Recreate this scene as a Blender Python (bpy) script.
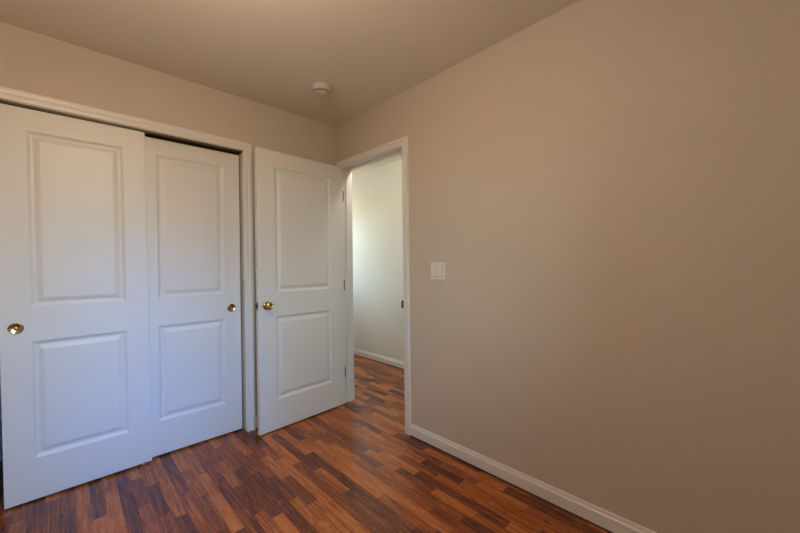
import bpy, bmesh, math
from mathutils import Vector, Matrix

# ---------------------------------------------------------------- clearing
for o in list(bpy.data.objects):
    bpy.data.objects.remove(o, do_unlink=True)
S = bpy.context.scene
C = S.collection

# ---------------------------------------------------------------- camera
cd = bpy.data.cameras.new('camera')
cam = bpy.data.objects.new('camera', cd)
C.objects.link(cam)
S.camera = cam
cd.sensor_fit = 'HORIZONTAL'
cd.sensor_width = 36.0
cd.lens = 36.0 * 347.39 / 800.0
cd.clip_start = 0.02
F = Vector((0.69443961, 0.7195394, -0.00408382))
RT = Vector((0.7194682, -0.69443462, -0.01122773))
UP = Vector((0.01091474, -0.0048588, 0.99992863))
cam.matrix_world = Matrix(((RT.x, UP.x, -F.x, -1.7483), (RT.y, UP.y, -F.y, -2.6085),
                           (RT.z, UP.z, -F.z, 1.2027), (0, 0, 0, 1)))

# ---------------------------------------------------------------- sky
W = bpy.data.worlds.new('sky')
S.world = W
W.use_nodes = True
wt = W.node_tree
wt.nodes.clear()
wo = wt.nodes.new('ShaderNodeOutputWorld')
bg = wt.nodes.new('ShaderNodeBackground')
tc = wt.nodes.new('ShaderNodeTexCoord')
sx = wt.nodes.new('ShaderNodeSeparateXYZ')
rp = wt.nodes.new('ShaderNodeValToRGB')
wt.links.new(tc.outputs['Generated'], sx.inputs[0])
wt.links.new(sx.outputs['Z'], rp.inputs[0])
e = rp.color_ramp.elements
e[0].position = 0.0
e[0].color = (0.044, 0.050, 0.025, 1)
e[1].position = 1.0
e[1].color = (0.10, 0.23, 0.42, 1)
n = e.new(0.02)
n.color = (0.24, 0.44, 0.50, 1)
wt.links.new(rp.outputs[0], bg.inputs['Color'])
bg.inputs['Strength'].default_value = 30.0
wt.links.new(bg.outputs[0], wo.inputs[0])

# ---------------------------------------------------------------- exposure
S.view_settings.view_transform = 'Standard'
S.view_settings.look = 'None'
S.view_settings.gamma = 1.0
S.view_settings.use_curve_mapping = False
S.view_settings.exposure = 0.0

ROOM_LAMP = 35.0
ROOM_LAMP_COLOR = (1.0, 0.785, 0.585)
HALL_LAMP = 13.5
HALL_LAMP_COLOR = (1.0, 1.0, 0.86)

# cool daylight of the open sky that falls through the bedroom window behind the camera
SKYGLOW = 3.1
sl = bpy.data.lights.new('sky_glow', 'SUN')
sl.energy = SKYGLOW
sl.angle = math.radians(21)
sl.color = (0.0, 0.26, 1.0)
so = bpy.data.objects.new('sky_glow', sl)
so.rotation_euler = (math.radians(90 - 18), 0, math.radians(-0.8))
C.objects.link(so)

# room dimensions
H = 2.4333
XL, YF = -2.65, -3.25          # left wall, wall behind the camera
T = 0.106
XH = 1.0613                    # far hall wall
YHN, YHS = 1.9, -3.25          # hall ends
WIN_X0, WIN_X1, WIN_Z0, WIN_Z1 = -1.88, -1.00, 0.85, 2.08     # bedroom window in the wall behind the camera
HW_X0, HW_X1, HW_Z0, HW_Z1 = 0.25, 0.95, 0.9, 2.0             # window at the hall end


def window_portal(name, loc, rot, sx_, sy_):
    d = bpy.data.lights.new(name, 'AREA')
    d.shape = 'RECTANGLE'
    d.size = sx_
    d.size_y = sy_
    d.cycles.is_portal = True
    o = bpy.data.objects.new(name, d)
    o.location = loc
    o.rotation_euler = rot
    C.objects.link(o)


window_portal('window_daylight', ((WIN_X0 + WIN_X1) / 2, YF - T - 0.03, (WIN_Z0 + WIN_Z1) / 2),
              (math.radians(90), 0, 0), WIN_X1 - WIN_X0, WIN_Z1 - WIN_Z0)
window_portal('hall_daylight', ((HW_X0 + HW_X1) / 2, YHN + T + 0.03, (HW_Z0 + HW_Z1) / 2),
              (math.radians(-90), 0, 0), HW_X1 - HW_X0, HW_Z1 - HW_Z0)


# ---------------------------------------------------------------- materials
def mat(name, color, rough=0.5, metal=0.0, bump=0.0, bscale=200.0, spec=0.5, coat=0.0):
    m = bpy.data.materials.new(name)
    m.use_nodes = True
    t = m.node_tree
    b = t.nodes['Principled BSDF']
    b.inputs['Base Color'].default_value = (*color, 1)
    b.inputs['Roughness'].default_value = rough
    b.inputs['Metallic'].default_value = metal
    b.inputs['Specular IOR Level'].default_value = spec
    b.inputs['Coat Weight'].default_value = coat
    if bump:
        c = t.nodes.new('ShaderNodeTexCoord')
        nz = t.nodes.new('ShaderNodeTexNoise')
        nz.inputs['Scale'].default_value = bscale
        nz.inputs['Detail'].default_value = 3
        bp = t.nodes.new('ShaderNodeBump')
        bp.inputs['Strength'].default_value = bump
        bp.inputs['Distance'].default_value = 0.001
        t.links.new(c.outputs['Object'], nz.inputs['Vector'])
        t.links.new(nz.outputs['Fac'], bp.inputs['Height'])
        t.links.new(bp.outputs[0], b.inputs['Normal'])
    return m


M_WALL = mat('beige_wall_paint', (0.56, 0.485, 0.40), 0.7, bump=0.25, bscale=160, spec=0.35)
M_HALL = mat('greige_hall_paint', (0.70, 0.69, 0.66), 0.7, bump=0.25, bscale=160, spec=0.35)
M_CEIL = mat('ceiling_paint', (0.78, 0.70, 0.60), 0.85, bump=0.3, bscale=120, spec=0.2)
M_TRIM = mat('white_trim_gloss', (0.74, 0.70, 0.66), 0.35, spec=0.5)
M_PLATE = mat('white_plastic', (0.74, 0.68, 0.62), 0.4)
M_DETECT = mat('detector_plastic', (0.62, 0.54, 0.48), 0.5)
M_BRASS = mat('polished_brass', (0.62, 0.40, 0.15), 0.20, metal=1.0)
M_DULLBRASS = mat('dull_brass', (0.24, 0.17, 0.08), 0.4, metal=1.0)
M_DARK = mat('dark_plastic', (0.012, 0.01, 0.009), 0.6)
M_STEEL = mat('grey_steel', (0.32, 0.30, 0.28), 0.4, metal=0.9)
M_TRACK = mat('brown_track_metal', (0.10, 0.07, 0.045), 0.5, metal=0.3)
M_GAP_SHADE = mat('dark_gap_shade', (0.035, 0.012, 0.006), 0.45)  # shadow of the gap under the baseboards, put in as a dark colour


def door_paint():
    """white painted moulded door skin with a faint pressed vertical wood grain"""
    m = mat('white_door_paint', (0.72, 0.695, 0.67), 0.42, spec=0.5)
    t = m.node_tree
    b = t.nodes['Principled BSDF']
    c = t.nodes.new('ShaderNodeTexCoord')
    mp = t.nodes.new('ShaderNodeMapping')
    mp.inputs['Scale'].default_value = (110, 110, 3)
    nz = t.nodes.new('ShaderNodeTexNoise')
    nz.inputs['Scale'].default_value = 1.6
    nz.inputs['Detail'].default_value = 4
    bp = t.nodes.new('ShaderNodeBump')
    bp.inputs['Strength'].default_value = 0.35
    bp.inputs['Distance'].default_value = 0.0006
    t.links.new(c.outputs['Object'], mp.inputs[0])
    t.links.new(mp.outputs[0], nz.inputs['Vector'])
    t.links.new(nz.outputs['Fac'], bp.inputs['Height'])
    t.links.new(bp.outputs[0], b.inputs['Normal'])
    return m


M_DOOR = door_paint()


def glass():
    m = bpy.data.materials.new('window_glass')
    m.use_nodes = True
    t = m.node_tree
    t.nodes.clear()
    o = t.nodes.new('ShaderNodeOutputMaterial')
    mx = t.nodes.new('ShaderNodeMixShader')
    tr = t.nodes.new('ShaderNodeBsdfTransparent')
    gl = t.nodes.new('ShaderNodeBsdfGlossy')
    gl.inputs['Roughness'].default_value = 0.02
    fr = t.nodes.new('ShaderNodeFresnel')
    fr.inputs['IOR'].default_value = 1.45
    t.links.new(fr.outputs[0], mx.inputs[0])
    t.links.new(tr.outputs[0], mx.inputs[1])
    t.links.new(gl.outputs[0], mx.inputs[2])
    t.links.new(mx.outputs[0], o.inputs[0])
    return m


M_GLASS = glass()


def frosted():
    """frosted lamp glass: lets the bulb light through, milky"""
    m = bpy.data.materials.new('frosted_glass')
    m.use_nodes = True
    t = m.node_tree
    t.nodes.clear()
    o = t.nodes.new('ShaderNodeOutputMaterial')
    mx = t.nodes.new('ShaderNodeMixShader')
    tr = t.nodes.new('ShaderNodeBsdfTransparent')
    df = t.nodes.new('ShaderNodeBsdfTranslucent')
    df.inputs['Color'].default_value = (0.9, 0.88, 0.84, 1)
    mx.inputs[0].default_value = 0.25
    t.links.new(tr.outputs[0], mx.inputs[1])
    t.links.new(df.outputs[0], mx.inputs[2])
    t.links.new(mx.outputs[0], o.inputs[0])
    return m


M_FROST = frosted()


def floor_mat():
    """reddish strip laminate, the strips running along Y"""
    m = bpy.data.materials.new('strip_laminate')
    m.use_nodes = True
    t = m.node_tree
    N, L = t.nodes, t.links
    b = N['Principled BSDF']

    def math_(op, a, bb=None, c=None):
        q = N.new('ShaderNodeMath')
        q.operation = op
        for i, v in enumerate((a, bb, c)):
            if v is None:
                continue
            if isinstance(v, (int, float)):
                q.inputs[i].default_value = v
            else:
                L.new(v, q.inputs[i])
        return q.outputs[0]
    tc = N.new('ShaderNodeTexCoord')
    sp = N.new('ShaderNodeSeparateXYZ')
    L.new(tc.outputs['Object'], sp.inputs[0])
    X, Y = sp.outputs['X'], sp.outputs['Y']
    SW = 0.056
    u = math_('DIVIDE', math_('ADD', X, 10.01), SW)
    row = math_('FLOOR', u)
    fu = math_('FRACT', u)
    # variable-length pieces in each strip: 1-D cells, shifted per strip
    w = math_('ADD', math_('DIVIDE', Y, 0.29), math_('MULTIPLY', row, 37.37))
    vo = N.new('ShaderNodeTexVoronoi')
    vo.voronoi_dimensions = '1D'
    vo.feature = 'F1'
    vo.inputs['Scale'].default_value = 1.0
    vo.inputs['Randomness'].default_value = 0.55
    L.new(w, vo.inputs['W'])
    ve = N.new('ShaderNodeTexVoronoi')
    ve.voronoi_dimensions = '1D'
    ve.feature = 'DISTANCE_TO_EDGE'
    ve.inputs['Scale'].default_value = 1.0
    ve.inputs['Randomness'].default_value = 0.55
    L.new(w, ve.inputs['W'])
    sc = N.new('ShaderNodeSeparateColor')
    L.new(vo.outputs['Color'], sc.inputs[0])
    r1, r2, r3 = sc.outputs[0], sc.outputs[1], sc.outputs[2]
    ramp = N.new('ShaderNodeValToRGB')
    ramp.color_ramp.interpolation = 'LINEAR'
    el = ramp.color_ramp.elements
    cols = [(0.0, (0.075, 0.019, 0.009)), (0.2, (0.13, 0.034, 0.014)), (0.42, (0.22, 0.057, 0.018)),
            (0.62, (0.30, 0.080, 0.018)), (0.82, (0.41, 0.118, 0.025)), (1.0, (0.50, 0.165, 0.040))]
    el[0].position, el[0].color = 0.0, (*cols[0][1], 1)
    el[1].position, el[1].color = 1.0, (*cols[-1][1], 1)
    for p, c in cols[1:-1]:
        q = el.new(p)
        q.color = (*c, 1)
    # grain coordinates: stretched along the strips, shifted per piece
    cb = N.new('ShaderNodeCombineXYZ')
    L.new(math_('ADD', math_('MULTIPLY', X, 100.0), math_('MULTIPLY', r1, 50.0)), cb.inputs[0])
    L.new(math_('ADD', math_('MULTIPLY', Y, 4.5), math_('MULTIPLY', r2, 40.0)), cb.inputs[1])
    L.new(math_('MULTIPLY', r3, 30.0), cb.inputs[2])
    g1 = N.new('ShaderNodeTexNoise')
    g1.inputs['Scale'].default_value = 1.0
    g1.inputs['Detail'].default_value = 6
    g1.inputs['Roughness'].default_value = 0.62
    g1.inputs['Distortion'].default_value = 0.7
    L.new(cb.outputs[0], g1.inputs['Vector'])
    cb2 = N.new('ShaderNodeCombineXYZ')
    L.new(math_('ADD', math_('MULTIPLY', X, 260.0), math_('MULTIPLY', r2, 50.0)), cb2.inputs[0])
    L.new(math_('MULTIPLY', Y, 28.0), cb2.inputs[1])
    g2 = N.new('ShaderNodeTexNoise')
    g2.inputs['Scale'].default_value = 1.0
    g2.inputs['Detail'].default_value = 3
    L.new(cb2.outputs[0], g2.inputs['Vector'])
    tone = math_('ADD', math_('MULTIPLY', r1, 0.74),
                 math_('ADD', math_('MULTIPLY', math_('SUBTRACT', g1.outputs['Fac'], 0.5), 2.0),
                       math_('MULTIPLY', math_('SUBTRACT', g2.outputs['Fac'], 0.5), 0.75)))
    tone = math_('ADD', tone, 0.16)
    L.new(tone, ramp.inputs[0])
    # seams
    du = math_('MULTIPLY', math_('MINIMUM', fu, math_('SUBTRACT', 1.0, fu)), SW)
    dv = math_('MULTIPLY', ve.outputs['Distance'], 0.29)
    dm = math_('MINIMUM', du, dv)
    seam = N.new('ShaderNodeMapRange')
    seam.inputs['From Min'].default_value = 0.0003
    seam.inputs['From Max'].default_value = 0.0012
    seam.inputs['To Min'].default_value = 0.55
    seam.inputs['To Max'].default_value = 1.0
    L.new(dm, seam.inputs['Value'])
    mul = N.new('ShaderNodeMix')
    mul.data_type = 'RGBA'
    mul.blend_type = 'MULTIPLY'
    mul.inputs['Factor'].default_value = 1.0
    L.new(ramp.outputs[0], mul.inputs[6])
    L.new(seam.outputs[0], mul.inputs[7])
    L.new(mul.outputs[2], b.inputs['Base Color'])
    b.inputs['Specular IOR Level'].default_value = 0.38
    rr = N.new('ShaderNodeMapRange')
    rr.inputs['To Min'].default_value = 0.17
    rr.inputs['To Max'].default_value = 0.30
    L.new(g1.outputs['Fac'], rr.inputs['Value'])
    L.new(rr.outputs[0], b.inputs['Roughness'])
    bp = N.new('ShaderNodeBump')
    bp.inputs['Strength'].default_value = 0.15
    bp.inputs['Distance'].default_value = 0.0005
    L.new(g2.outputs['Fac'], bp.inputs['Height'])
    L.new(bp.outputs[0], b.inputs['Normal'])
    return m


M_FLOOR = floor_mat()


# ---------------------------------------------------------------- mesh helpers
def box(bm, x0, x1, y0, y1, z0, z1, bev=0.0):
    x0, x1 = min(x0, x1), max(x0, x1)
    y0, y1 = min(y0, y1), max(y0, y1)
    z0, z1 = min(z0, z1), max(z0, z1)
    r = bmesh.ops.create_cube(bm, size=1)
    for v in r['verts']:
        v.co = Vector(((x0 + x1) / 2 + v.co.x * (x1 - x0), (y0 + y1) / 2 + v.co.y * (y1 - y0),
                       (z0 + z1) / 2 + v.co.z * (z1 - z0)))
    if bev:
        es = list({e_ for v in r['verts'] for e_ in v.link_edges})
        bmesh.ops.bevel(bm, geom=es, offset=bev, segments=2, affect='EDGES', profile=0.5)


def lathe(bm, prof, axis, origin, seg=40):
    """prof: list of (radius, distance along axis)"""
    ax = Vector(axis).normalized()
    a = ax.orthogonal().normalized()
    b = ax.cross(a)
    o = Vector(origin)
    rings = []
    for r, h in prof:
        if r < 1e-6:
            rings.append([bm.verts.new(o + ax * h)])
        else:
            rings.append([bm.verts.new(o + ax * h + (a * math.cos(2 * math.pi * k / seg) + b * math.sin(2 * math.pi * k / seg)) * r)
                          for k in range(seg)])
    for A, B in zip(rings, rings[1:]):
        for k in range(seg):
            k2 = (k + 1) % seg
            if len(A) == 1 and len(B) == 1:
                continue
            if len(A) == 1:
                bm.faces.new((A[0], B[k], B[k2]))
            elif len(B) == 1:
                bm.faces.new((A[k], B[0], A[k2]))
            else:
                bm.faces.new((A[k], B[k], B[k2], A[k2]))


def obj(name, bm, m, parent=None, smooth=False, loc=None, angle=35):
    bmesh.ops.recalc_face_normals(bm, faces=bm.faces[:])
    me = bpy.data.meshes.new(name)
    bm.to_mesh(me)
    bm.free()
    me.materials.append(m)
    if smooth:
        for p in me.polygons:
            p.use_smooth = True
        me.set_sharp_from_angle(angle=math.radians(angle))
    o = bpy.data.objects.new(name, me)
    C.objects.link(o)
    if loc:
        o.location = loc
    if parent:
        o.parent = parent
    return o


def tag(o, label, cat, kind=None, group=None):
    o['label'] = label
    o['category'] = cat
    if kind:
        o['kind'] = kind
    if group:
        o['group'] = group
    return o


def empty(name, loc, rz=0.0):
    o = bpy.data.objects.new(name, None)
    o.empty_display_size = 0.1
    C.objects.link(o)
    o.location = loc
    o.rotation_euler = (0, 0, rz)
    return o


def sweep(bm, rings):
    """rings: list of equal-length closed point loops"""
    R = [[bm.verts.new(p) for p in r] for r in rings]
    n_ = len(R[0])
    for A, B in zip(R, R[1:]):
        for k in range(n_):
            k2 = (k + 1) % n_
            bm.faces.new((A[k], A[k2], B[k2], B[k]))
    bm.faces.new(R[0])
    bm.faces.new(R[-1][::-1])


# ================================================================ THE SETTING
# openings
CX0, CX1, CZ = -2.035, -0.806, 2.047        # closet opening between jamb faces, header underside
DY0, DY1, DZ = -0.073, -0.833, 2.050        # doorway opening between jamb faces
JB = 0.019
CD = 0.72                                   # closet depth

# floor: bedroom, closet and hall run through in one laminate
bm = bmesh.new()
box(bm, XL - T, XH + T, YHS - T, YHN + T, -0.05, 0)
tag(obj('floor', bm, M_FLOOR), 'reddish brown strip laminate floor running through the doorway', 'floor', 'structure')

bm = bmesh.new()
box(bm, XL - T, XH + T, YHS - T, YHN + T, H, H + 0.05)
tag(obj('ceiling', bm, M_CEIL), 'plain beige lit ceiling above the room', 'ceiling', 'structure')

# closet wall (with the closet opening)
bm = bmesh.new()
box(bm, XL, CX0 - JB, 0, T, 0, H)
box(bm, CX1 + JB, 0, 0, T, 0, H)
box(bm, CX0 - JB, CX1 + JB, 0, T, CZ + JB, H)
tag(obj('wall_back', bm, M_WALL), 'beige wall around and above the two closet doors', 'wall', 'structure')

# right wall (with the doorway)
bm = bmesh.new()
box(bm, 0, T, DY1 - JB, YF - T, 0, H)
box(bm, 0, T, DY0 + JB, YHN, 0, H)
box(bm, 0, T, DY0 + JB, DY1 - JB, DZ + JB, H)
tag(obj('wall_right', bm, M_WALL), 'wide plain beige wall with the light switch and open doorway', 'wall', 'structure')

bm = bmesh.new()
box(bm, XL - T, XL, YF - T, CD + T, 0, H)
tag(obj('wall_left', bm, M_WALL), 'beige wall left of the closet, outside the picture', 'wall', 'structure')

# wall behind the camera, with the bedroom window
bm = bmesh.new()
box(bm, XL, WIN_X0, YF - T, YF, 0, H)
box(bm, WIN_X1, 0, YF - T, YF, 0, H)
box(bm, WIN_X0, WIN_X1, YF - T, YF, 0, WIN_Z0)
box(bm, WIN_X0, WIN_X1, YF - T, YF, WIN_Z1, H)
tag(obj('wall_front', bm, M_WALL), 'beige wall with the window, behind the viewer', 'wall', 'structure')

# closet shell
bm = bmesh.new()
box(bm, XL, 0, CD, CD + T, 0, H)
tag(obj('wall_closet', bm, M_WALL), 'dark inner back wall of the closet behind the sliding doors', 'wall', 'structure')

# hall
bm = bmesh.new()
box(bm, XH, XH + T, YHS - T, YHN + T, 0, H)
tag(obj('wall_hall', bm, M_HALL), 'pale hall wall seen through the open doorway', 'wall', 'structure')
bm = bmesh.new()
box(bm, T, HW_X0, YHN, YHN + T, 0, H)
box(bm, HW_X1, XH, YHN, YHN + T, 0, H)
box(bm, HW_X0, HW_X1, YHN, YHN + T, 0, HW_Z0)
box(bm, HW_X0, HW_X1, YHN, YHN + T, HW_Z1, H)
tag(obj('wall_hall_end', bm, M_HALL), 'end wall of the hall with a small window, out of sight', 'wall', 'structure')
bm = bmesh.new()
box(bm, T, XH, YHS - T, YHS, 0, H)
tag(obj('wall_hall_near', bm, M_HALL), 'near end wall of the hall, out of sight', 'wall', 'structure')


def window(name, x0, x1, z0, z1, y, sgn, label):
    """y: room-side wall plane; sgn: direction out of the room"""
    root = empty(name, ((x0 + x1) / 2, y, z0))
    tag(root, label, 'window', 'structure')
    ox, oz = (x0 + x1) / 2, z0
    w, h = (x1 - x0) / 2, z1 - z0
    b_ = bmesh.new()
    ya, yb = sgn * 0.045, sgn * 0.105
    f = 0.045
    box(b_, -w, -w + f, ya, yb, 0, h)
    box(b_, w - f, w, ya, yb, 0, h)
    box(b_, -w + f, w - f, ya, yb, 0, f)
    box(b_, -w + f, w - f, ya, yb, h - f, h)
    box(b_, -0.022, 0.022, ya, yb, f, h - f)
    obj('window_frame', b_, M_TRIM, root)
    b_ = bmesh.new()
    for a_, c_ in ((-w + f, -0.022), (0.022, w - f)):
        box(b_, a_, c_, sgn * 0.072, sgn * 0.076, f, h - f)
    obj('pane', b_, M_GLASS, root)
    b_ = bmesh.new()
    box(b_, -w - 0.07, w + 0.07, -sgn * 0.035, sgn * 0.0, -0.022, 0.0, 0.003)
    obj('window_sill', b_, M_TRIM, root)


window('window_1', WIN_X0, WIN_X1, WIN_Z0, WIN_Z1, YF, -1, 'white framed bedroom window behind the viewer')
window('window_2', HW_X0, HW_X1, HW_Z0, HW_Z1, YHN, 1, 'small white framed window at the hall end')

# ---------------------------------------------------------------- casings and jambs
CAS = [(0, 0), (0, 0.008), (0.003, 0.0105), (0.012, 0.0115), (0.020, 0.0120), (0.0225, 0.0100), (0.025, 0.0100), (0.030, 0.0145), (0.038, 0.0170),
       (0.041, 0.0150), (0.050, 0.0175), (0.055, 0.0165), (0.057, 0.013), (0.057, 0)]


def casing(bm, a0, a1, ztop, place):
    """a0,a1: inner edges along the wall; place(a, z, out)->xyz"""
    rings = []
    s = 1 if a1 > a0 else -1
    rings.append([place(a0 - s * w, 0.0, d) for w, d in CAS])
    rings.append([place(a0 - s * w, ztop + w, d) for w, d in CAS])
    rings.append([place(a1 + s * w, ztop + w, d) for w, d in CAS])
    rings.append([place(a1 + s * w, 0.0, d) for w, d in CAS])
    sweep(bm, rings)


# closet frame
root = empty('trim_1', (CX1, 0, 0))
tag(root, 'white moulded casing framing the closet doors', 'door trim', 'structure')
off = root.location
bm = bmesh.new()
casing(bm, CX0 - 0.004, CX1 + 0.004, CZ + 0.004, lambda a, z, d: (a - off.x, -d, z))
obj('casing', bm, M_TRIM, root, smooth=True)
bm = bmesh.new()
box(bm, CX0 - JB - off.x, CX0 - off.x, 0, T, 0, CZ + JB)
box(bm, CX1 - off.x, CX1 + JB - off.x, 0, T, 0, CZ + JB)
box(bm, CX0 - off.x, CX1 - off.x, 0, T, CZ, CZ + JB)
obj('jamb', bm, M_TRIM, root)
bm = bmesh.new()      # bypass track: a top plate with three lips
box(bm, CX0 - off.x + 0.001, CX1 - off.x - 0.001, 0.006, 0.086, CZ - 0.0025, CZ)
for yy in (0.006, 0.044, 0.084):
    box(bm, CX0 - off.x + 0.001, CX1 - off.x - 0.001, yy, yy + 0.002, CZ - 0.012, CZ - 0.0025)
tr_ = obj('sliding_track', bm, M_TRACK, root)
tr_['label'] = 'brown metal sliding track above the closet doors'

# doorway frame
root = empty('trim_2', (0, DY1, 0))
tag(root, 'white casing and jamb framing the open doorway to the hall', 'door trim', 'structure')
off2 = root.location
bm = bmesh.new()
casing(bm, DY1 - 0.004, DY0 + 0.004, DZ + 0.004, lambda a, z, d: (-d, a - off2.y, z))
obj('casing', bm, M_TRIM, root, smooth=True)
bm = bmesh.new()
casing(bm, DY1 - 0.004, DY0 + 0.004, DZ + 0.004, lambda a, z, d: (T + d, a - off2.y, z))
obj('casing', bm, M_TRIM, root, smooth=True)
bm = bmesh.new()
box(bm, 0, T, DY0 - off2.y, DY0 + JB - off2.y, 0, DZ + JB)
box(bm, 0, T, DY1 - JB - off2.y, DY1 - off2.y, 0, DZ + JB)
box(bm, 0, T, DY1 - off2.y, DY0 - off2.y, DZ, DZ + JB)
obj('jamb', bm, M_TRIM, root)
bm = bmesh.new()
SA, SB, ST = 0.040, 0.074, 0.011
box(bm, SA, SB, DY0 - ST - off2.y, DY0 - off2.y, 0, DZ - ST, 0.002)
box(bm, SA, SB, DY1 - off2.y, DY1 + ST - off2.y, 0, DZ - ST, 0.002)
box(bm, SA, SB, DY1 - off2.y, DY0 - off2.y, DZ - ST, DZ, 0.002)
obj('door_stop', bm, M_TRIM, root)
bm = bmesh.new()
box(bm, -0.0185, 0.030, 0.0, 0.0016, 0.893, 0.950)
box(bm, -0.0200, -0.004, 0.0016, 0.0060, 0.900, 0.943)
o = obj('strike_plate', bm, M_DULLBRASS, root)
o['label'] = 'dark brass strike plate at the jamb edge'

for hz in (0.270, 1.033, 1.815):
    bm = bmesh.new()
    box(bm, -0.0125, 0.022, DY0 - 0.0014 - off2.y, DY0 + 0.0001 - off2.y, hz - 0.0445, hz + 0.0445, 0.0004)
    o = obj('hinge_leaf', bm, M_DULLBRASS, root)
    o['label'] = 'dull brass hinge leaf'

# ---------------------------------------------------------------- baseboards
BBP = [(0, 0.008), (0.0125, 0.008), (0.0125, 0.060), (0.0118, 0.063), (0.0075, 0.068), (0.0065, 0.077), (0.0040, 0.0835), (0.0, 0.085)]


def baseboard(name, p0, p1, nrm, label, gap_shade=True):
    p0, p1, nrm = Vector(p0), Vector(p1), Vector(nrm)
    b_ = bmesh.new()
    sweep(b_, [[p0 + nrm * d + Vector((0, 0, z)) for d, z in BBP], [p1 + nrm * d + Vector((0, 0, z)) for d, z in BBP]])
    o_ = obj(name, b_, M_TRIM)
    tag(o_, label, 'baseboard', 'structure')
    if gap_shade:  # dark strip where only the shade of an open gap would be
        b_ = bmesh.new()
        q = [(0, 0), (0.0165, 0), (0.0160, 0.0045), (0.0125, 0.008), (0, 0.008)]
        sweep(b_, [[p0 + nrm * d + Vector((0, 0, z)) for d, z in q], [p1 + nrm * d + Vector((0, 0, z)) for d, z in q]])
        s_ = obj('gap_shade_strip', b_, M_GAP_SHADE, o_)
        s_['label'] = 'dark strip painted as the shadow in the gap under the white baseboard'
    return o_


baseboard('baseboard_right', (0, DY1 - 0.061, 0), (0, YF, 0), (-1, 0, 0), 'white baseboard along the wide beige wall right of the doorway')
baseboard('baseboard_back', (CX1 + 0.061, 0, 0), (0, 0, 0), (0, -1, 0), 'short white baseboard between closet and corner, behind the open door')
baseboard('baseboard_back', (XL, 0, 0), (CX0 - 0.061, 0, 0), (0, -1, 0), 'white baseboard between the left wall and the closet casing')
baseboard('baseboard_left', (XL, YF, 0), (XL, 0, 0), (1, 0, 0), 'white baseboard on the wall left of the closet')
baseboard('baseboard_front', (XL, YF, 0), (0, YF, 0), (0, 1, 0), 'white baseboard under the bedroom window')
baseboard('baseboard_hall', (XH, YHS, 0), (XH, YHN, 0), (-1, 0, 0), 'white baseboard of the hall wall, seen through the doorway')


# ================================================================ DOORS
PROF = [(0.0, 0.0), (0.005, 0.0020), (0.011, 0.0068), (0.016, 0.0092), (0.024, 0.0098), (0.030, 0.0080), (0.042, 0.0036),
        (0.050, 0.0016), (0.052, 0.0016)]


def panel_door(w, h, th, px, panels, bev=0.0018):
    """slab x -w..0, front face y=0, back y=th, z 0..h; px: stile width; panels: [(z0,z1)...]"""
    b_ = bmesh.new()

    def face_side(y, s):
        xs = [-w, -w + px, -px, 0]
        zs = [0]
        for a_, c_ in panels:
            zs += [a_, c_]
        zs.append(h)
        V = {}
        for i, x in enumerate(xs):
            for j, z in enumerate(zs):
                V[i, j] = b_.verts.new((x, y, z))
        for i in range(3):
            for j in range(len(zs) - 1):
                if i == 1 and j % 2 == 1:
                    ring = [V[1, j], V[2, j], V[2, j + 1], V[1, j + 1]]
                    x0, x1, z0, z1 = xs[1], xs[2], zs[j], zs[j + 1]
                    for ins, dep in PROF[1:]:
                        nr = [b_.verts.new((x0 + ins, y + s * dep, z0 + ins)), b_.verts.new((x1 - ins, y + s * dep, z0 + ins)),
                              b_.verts.new((x1 - ins, y + s * dep, z1 - ins)), b_.verts.new((x0 + ins, y + s * dep, z1 - ins))]
                        for k in range(4):
                            b_.faces.new((ring[k], ring[(k + 1) % 4], nr[(k + 1) % 4], nr[k]))
                        ring = nr
                    b_.faces.new(ring)
                else:
                    b_.faces.new((V[i, j], V[i + 1, j], V[i + 1, j + 1], V[i, j + 1]))
        return V, 3, len(zs) - 1
    A, ni, nj = face_side(0.0, 1)
    B, _, _ = face_side(th, -1)
    loop = [(i, 0) for i in range(ni)] + [(ni, j) for j in range(nj)] + [(i, nj) for i in range(ni, 0, -1)] + [(0, j) for j in range(nj, 0, -1)]
    rim = []
    for k in range(len(loop)):
        p, q = loop[k], loop[(k + 1) % len(loop)]
        b_.faces.new((A[p], A[q], B[q], B[p]))
        rim.append((A[p], A[q]))
        rim.append((B[p], B[q]))
    b_.edges.ensure_lookup_table()
    es = [b_.edges.get(r) for r in rim]
    es += [b_.edges.get((A[c], B[c])) for c in ((0, 0), (ni, 0), (0, nj), (ni, nj))]
    bmesh.ops.recalc_face_normals(b_, faces=b_.faces[:])
    bmesh.ops.bevel(b_, geom=[e_ for e_ in es if e_], offset=bev, segments=2, affect='EDGES', profile=0.5)
    return b_


Z0 = 0.011
PANELS = [(0.226 - Z0, 0.834 - Z0), (1.009 - Z0, 1.922 - Z0)]


def finger_pull(parent, x, z):
    b_ = bmesh.new()
    # flush cup: raised rim and a concave dish
    lathe(b_, [(0.0290, 0.0000), (0.0290, 0.0012), (0.0280, 0.0032), (0.0262, 0.0042), (0.0246, 0.0042), (0.0232, 0.0034),
               (0.0200, 0.0022), (0.0160, 0.0014), (0.0110, 0.0008), (0.006, 0.0004), (0.0, 0.0003)], (0, -1, 0), (x, 0, z))
    p_ = obj('finger_pull', b_, M_BRASS, parent, smooth=True, angle=60)
    p_['label'] = 'round brass cup pull'
    b_ = bmesh.new()
    lathe(b_, [(0.0075, 0.0001), (0.0070, 0.0012), (0.0045, 0.0018), (0.0, 0.0020)], (0, -1, 0), (x, 0, z), seg=24)
    obj('pull_screw', b_, M_BRASS, p_, smooth=True, angle=60)


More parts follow.
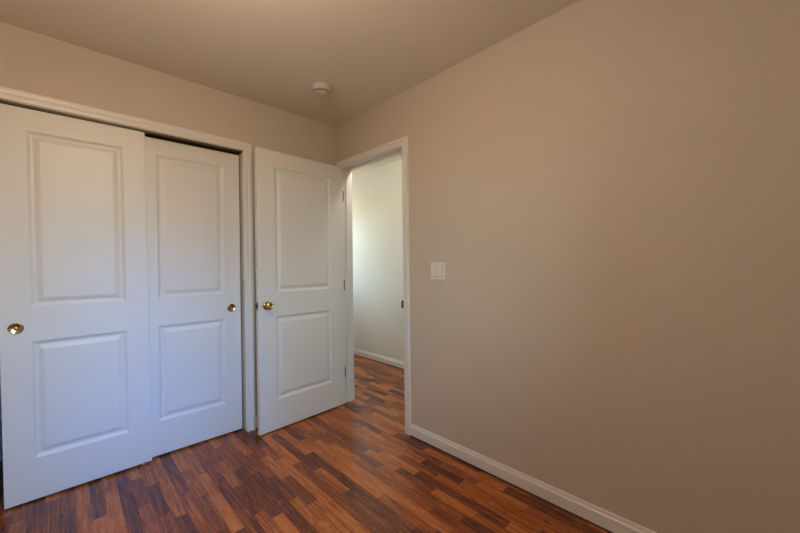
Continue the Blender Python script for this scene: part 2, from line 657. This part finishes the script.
def closet_door(name, x_right, w, y, z, h, pull_x, label):
    r_ = empty(name, (x_right, y, z))
    tag(r_, label, 'closet door', 'structure')
    obj('door_panel', panel_door(w, h, 0.035, 0.106, [(a_ + Z0 - z, c_ + Z0 - z) for a_, c_ in PANELS]), M_DOOR, r_)
    finger_pull(r_, pull_x, 0.908 - z)
    # roller hanger fixed to the back of the slab, reaching into the track
    for hx in (-w + 0.05, -0.06):
        b_ = bmesh.new()
        box(b_, hx - 0.018, hx + 0.018, 0.0355, 0.0375, h - 0.05, h + 0.006, 0.0)
        obj('roller_hanger', b_, M_STEEL, r_)
    return r_


DL = closet_door('door_1', -1.3795, 0.6060, 0.0050, 0.013, 2.020, -0.6060 + 0.055,
                 'left white two panel sliding closet door, overlapping in front of the other')
DR = closet_door('door_2', -0.8190, 0.6125, 0.0470, 0.012, 2.010, -0.065,
                 'right white two panel sliding closet door, next to the hinged door')

DL.location.x += 0.0075
DL.rotation_euler.y = -0.0075      # hangs slightly out of plumb, like the real one

# floor guide between the sliding doors
g = empty('floor_guide', (-1.400, 0.02, 0))
tag(g, 'small dull metal floor guide under the overlap of the closet doors', 'door guide')
bm = bmesh.new()
box(bm, -0.018, 0.004, -0.006, 0.075, 0, 0.0025, 0.0008)
obj('guide_base', bm, M_PLATE, g)
bm = bmesh.new()
box(bm, -0.013, 0.001, -0.0200, -0.0165, 0.0, 0.018, 0.001)
box(bm, -0.013, 0.001, -0.0165, -0.0055, 0.0, 0.0025, 0.0)
o = obj('guide_fin', bm, M_DULLBRASS, g)
o['label'] = 'dull brass fin'

# hinged door
A_OPEN = 0.0582
D3 = empty('door_3', (-0.0145, -0.1116, Z0), A_OPEN)
tag(D3, 'white two panel hinged door standing open with a brass knob', 'door', 'structure')
DW, DTH = 0.758, 0.035
obj('door_panel', panel_door(DW, 2.036, DTH, 0.132, [(0.227 - Z0, 0.838 - Z0), (1.014 - Z0, 1.934 - Z0)]), M_DOOR, D3)


def knob(parent, x, z, y, s):
    b_ = bmesh.new()
    lathe(b_, [(0.0, 0.0), (0.0325, 0.0), (0.0325, 0.0025), (0.031, 0.006), (0.026, 0.008), (0.018, 0.009), (0.0125, 0.011),
               (0.0115, 0.014), (0.0115, 0.019), (0.014, 0.022), (0.020, 0.026), (0.0255, 0.032), (0.0278, 0.039), (0.0268, 0.046),
               (0.0230, 0.0515), (0.0170, 0.0540), (0.0155, 0.0525), (0.010, 0.0520), (0.0, 0.0520)], (0, s, 0), (x, y, z), seg=48)
    k_ = obj('door_knob', b_, M_BRASS, parent, smooth=True, angle=50)
    k_['label'] = 'round polished brass door knob'
    b_ = bmesh.new()
    lathe(b_, [(0.0058, 0.0515), (0.0052, 0.0550), (0.0, 0.0555)], (0, s, 0), (x, y, z), seg=24)
    obj('lock_button', b_, M_BRASS, k_, smooth=True)


knob(D3, -0.694, 0.912, 0.0, -1)
knob(D3, -0.694, 0.912, DTH, 1)
bm = bmesh.new()
box(bm, -DW - 0.0012, -DW + 0.001, 0.005, 0.030, 0.884, 0.941, 0.0004)
lp = obj('latch_plate', bm, M_DULLBRASS, D3)
bm = bmesh.new()
box(bm, -DW - 0.010, -DW - 0.001, 0.011, 0.024, 0.903, 0.922, 0.001)
obj('latch_bolt', bm, M_DARK, lp)
for hz in (0.270, 1.033, 1.815):
    bm = bmesh.new()
    box(bm, 0.0003, 0.0022, 0.004, DTH - 0.002, hz - Z0 - 0.0445, hz - Z0 + 0.0445)     # leaf on the door edge
    hg = obj('hinge', bm, M_DULLBRASS, D3)
    hg['label'] = 'dull brass hinge'
    bm = bmesh.new()
    lathe(bm, [(0, -0.048), (0.003, -0.047), (0.0055, -0.0445), (0.0055, 0.0445), (0.003, 0.047), (0, 0.048)], (0, 0, 1),
          (0.0045, DTH - 0.0105, hz - Z0), seg=20)
    obj('hinge_pin', bm, M_DULLBRASS, hg, smooth=True)

# ================================================================ THINGS
# light switch: two rockers on one plate
sw = empty('light_switch', (0.0, -1.155, 1.160))
tag(sw, 'white double rocker light switch on the beige wall', 'light switch')
bm = bmesh.new()
box(bm, -0.0055, 0.0, -0.0585, 0.0585, -0.057, 0.057, 0.0022)
pl = obj('wall_plate', bm, M_PLATE, sw)
for s in (-1, 1):
    yc = s * 0.023
    bm = bmesh.new()      # dark reveal around each rocker
    box(bm, -0.0058, -0.0050, yc - 0.0175, yc + 0.0175, -0.0345, 0.0345)
    obj('rocker_gap', bm, M_DARK, pl)
    bm = bmesh.new()      # rocker: pressed in at the top, proud at the bottom
    prof = [(-0.0050, -0.0322), (-0.0115, -0.0322), (-0.0080, 0.0), (-0.0068, 0.0338), (-0.0050, 0.0338)]
    sweep(bm, [[(x, yc - 0.0163, z) for x, z in prof], [(x, yc + 0.0163, z) for x, z in prof]])
    obj('rocker', bm, M_PLATE, sw)
    for zz in (-0.048, 0.048):
        bm = bmesh.new()
        lathe(bm, [(0.0032, 0.0054), (0.0030, 0.0062), (0, 0.0066)], (-1, 0, 0), (0, yc, zz), seg=16)
        obj('plate_screw', bm, M_PLATE, sw, smooth=True)

# smoke detector
sd = empty('smoke_detector', (-0.466, -0.524, H))
tag(sd, 'round off-white smoke detector on the ceiling near the corner', 'smoke detector')
bm = bmesh.new()
lathe(bm, [(0.0, 0.0), (0.062, 0.0), (0.0635, 0.004), (0.0605, 0.031), (0.0560, 0.036), (0.046, 0.037), (0.0, 0.037)], (0, 0, -1), (0, 0, 0), seg=56)
obj('base_ring', bm, M_DETECT, sd, smooth=True)
bm = bmesh.new()
lathe(bm, [(0.041, 0.036), (0.041, 0.047), (0.0, 0.047)], (0, 0, -1), (0, 0, 0), seg=48)
o = obj('vent_slot', bm, M_DARK, sd, smooth=True)
o['label'] = 'dark vent slot'
bm = bmesh.new()
lathe(bm, [(0.041, 0.0435), (0.0445, 0.044), (0.0448, 0.046), (0.042, 0.048), (0.034, 0.0495), (0.024, 0.0505), (0.0, 0.0510)], (0, 0, -1), (0, 0, 0), seg=56)
obj('cover', bm, M_DETECT, sd, smooth=True)
for k in range(8):
    a = 2 * math.pi * k / 8
    bm = bmesh.new()
    cx, cy = 0.0420 * math.cos(a), 0.0420 * math.sin(a)
    box(bm, cx - 0.002, cx + 0.002, cy - 0.002, cy + 0.002, -0.0445, -0.0365)
    obj('vent_post', bm, M_DETECT, sd)


# ceiling lamps (out of view; they light room and hall, the far hall one is added fill)
def ceiling_lamp(name, loc, r, label, color, power, drop):
    root_ = empty(name, loc)
    tag(root_, label, 'ceiling lamp')
    b_ = bmesh.new()
    lathe(b_, [(0.0, 0.0), (0.065, 0.0), (0.067, 0.006), (0.060, 0.018), (0.030, 0.024), (0.009, 0.028), (0.009, drop - 0.06), (0, drop - 0.06)],
          (0, 0, -1), (0, 0, 0), seg=48)
    obj('lamp_base', b_, M_BRASS, root_, smooth=True)
    if drop > 0.2:
        # open frosted globe of glass hung on a short stem: the light leaves it on every side
        b_ = bmesh.new()
        lathe(b_, [(0.0, drop - 0.064), (0.03, drop - 0.062), (0.034, drop - 0.052), (0.03, drop - 0.048), (0, drop - 0.047)], (0, 0, -1), (0, 0, 0), seg=32)
        obj('lamp_holder', b_, M_BRASS, root_, smooth=True)
    b_ = bmesh.new()
    lathe(b_, [(0.0, drop - r * 0.5), (r * 0.5, drop - r * 0.44), (r * 0.86, drop - r * 0.25), (r, drop), (r * 0.86, drop + r * 0.25),
               (r * 0.5, drop + r * 0.44), (0, drop + r * 0.5)], (0, 0, -1), (0, 0, 0), seg=48)
    obj('lamp_globe', b_, M_FROST, root_, smooth=True, angle=180)
    ld = bpy.data.lights.new(name + '_light', 'POINT')
    ld.shadow_soft_size = 0.10 if drop > 0.2 else 0.045
    ld.energy = power
    ld.color = color
    lo = bpy.data.objects.new(name + '_light', ld)
    lo.location = (0, 0, -drop)
    lo.parent = root_
    C.objects.link(lo)


ceiling_lamp('ceiling_lamp', (-1.58, -1.62, H), 0.13, 'frosted glass lamp on a short brass stem in the middle of the room', ROOM_LAMP_COLOR, ROOM_LAMP, 0.30)
ceiling_lamp('ceiling_lamp.001', (0.27, -0.38, H), 0.085, 'shallow frosted glass lamp on the hall ceiling beside the doorway', HALL_LAMP_COLOR, HALL_LAMP * 1.15, 0.13)
ceiling_lamp('added_hall_lamp', (0.35, 1.55, H), 0.11, 'added unseen frosted glass lamp on the hall ceiling near the hall end window', HALL_LAMP_COLOR, HALL_LAMP * 1.25, 0.75)  # added, unseen: lifts the hall wall without lighting the jamb
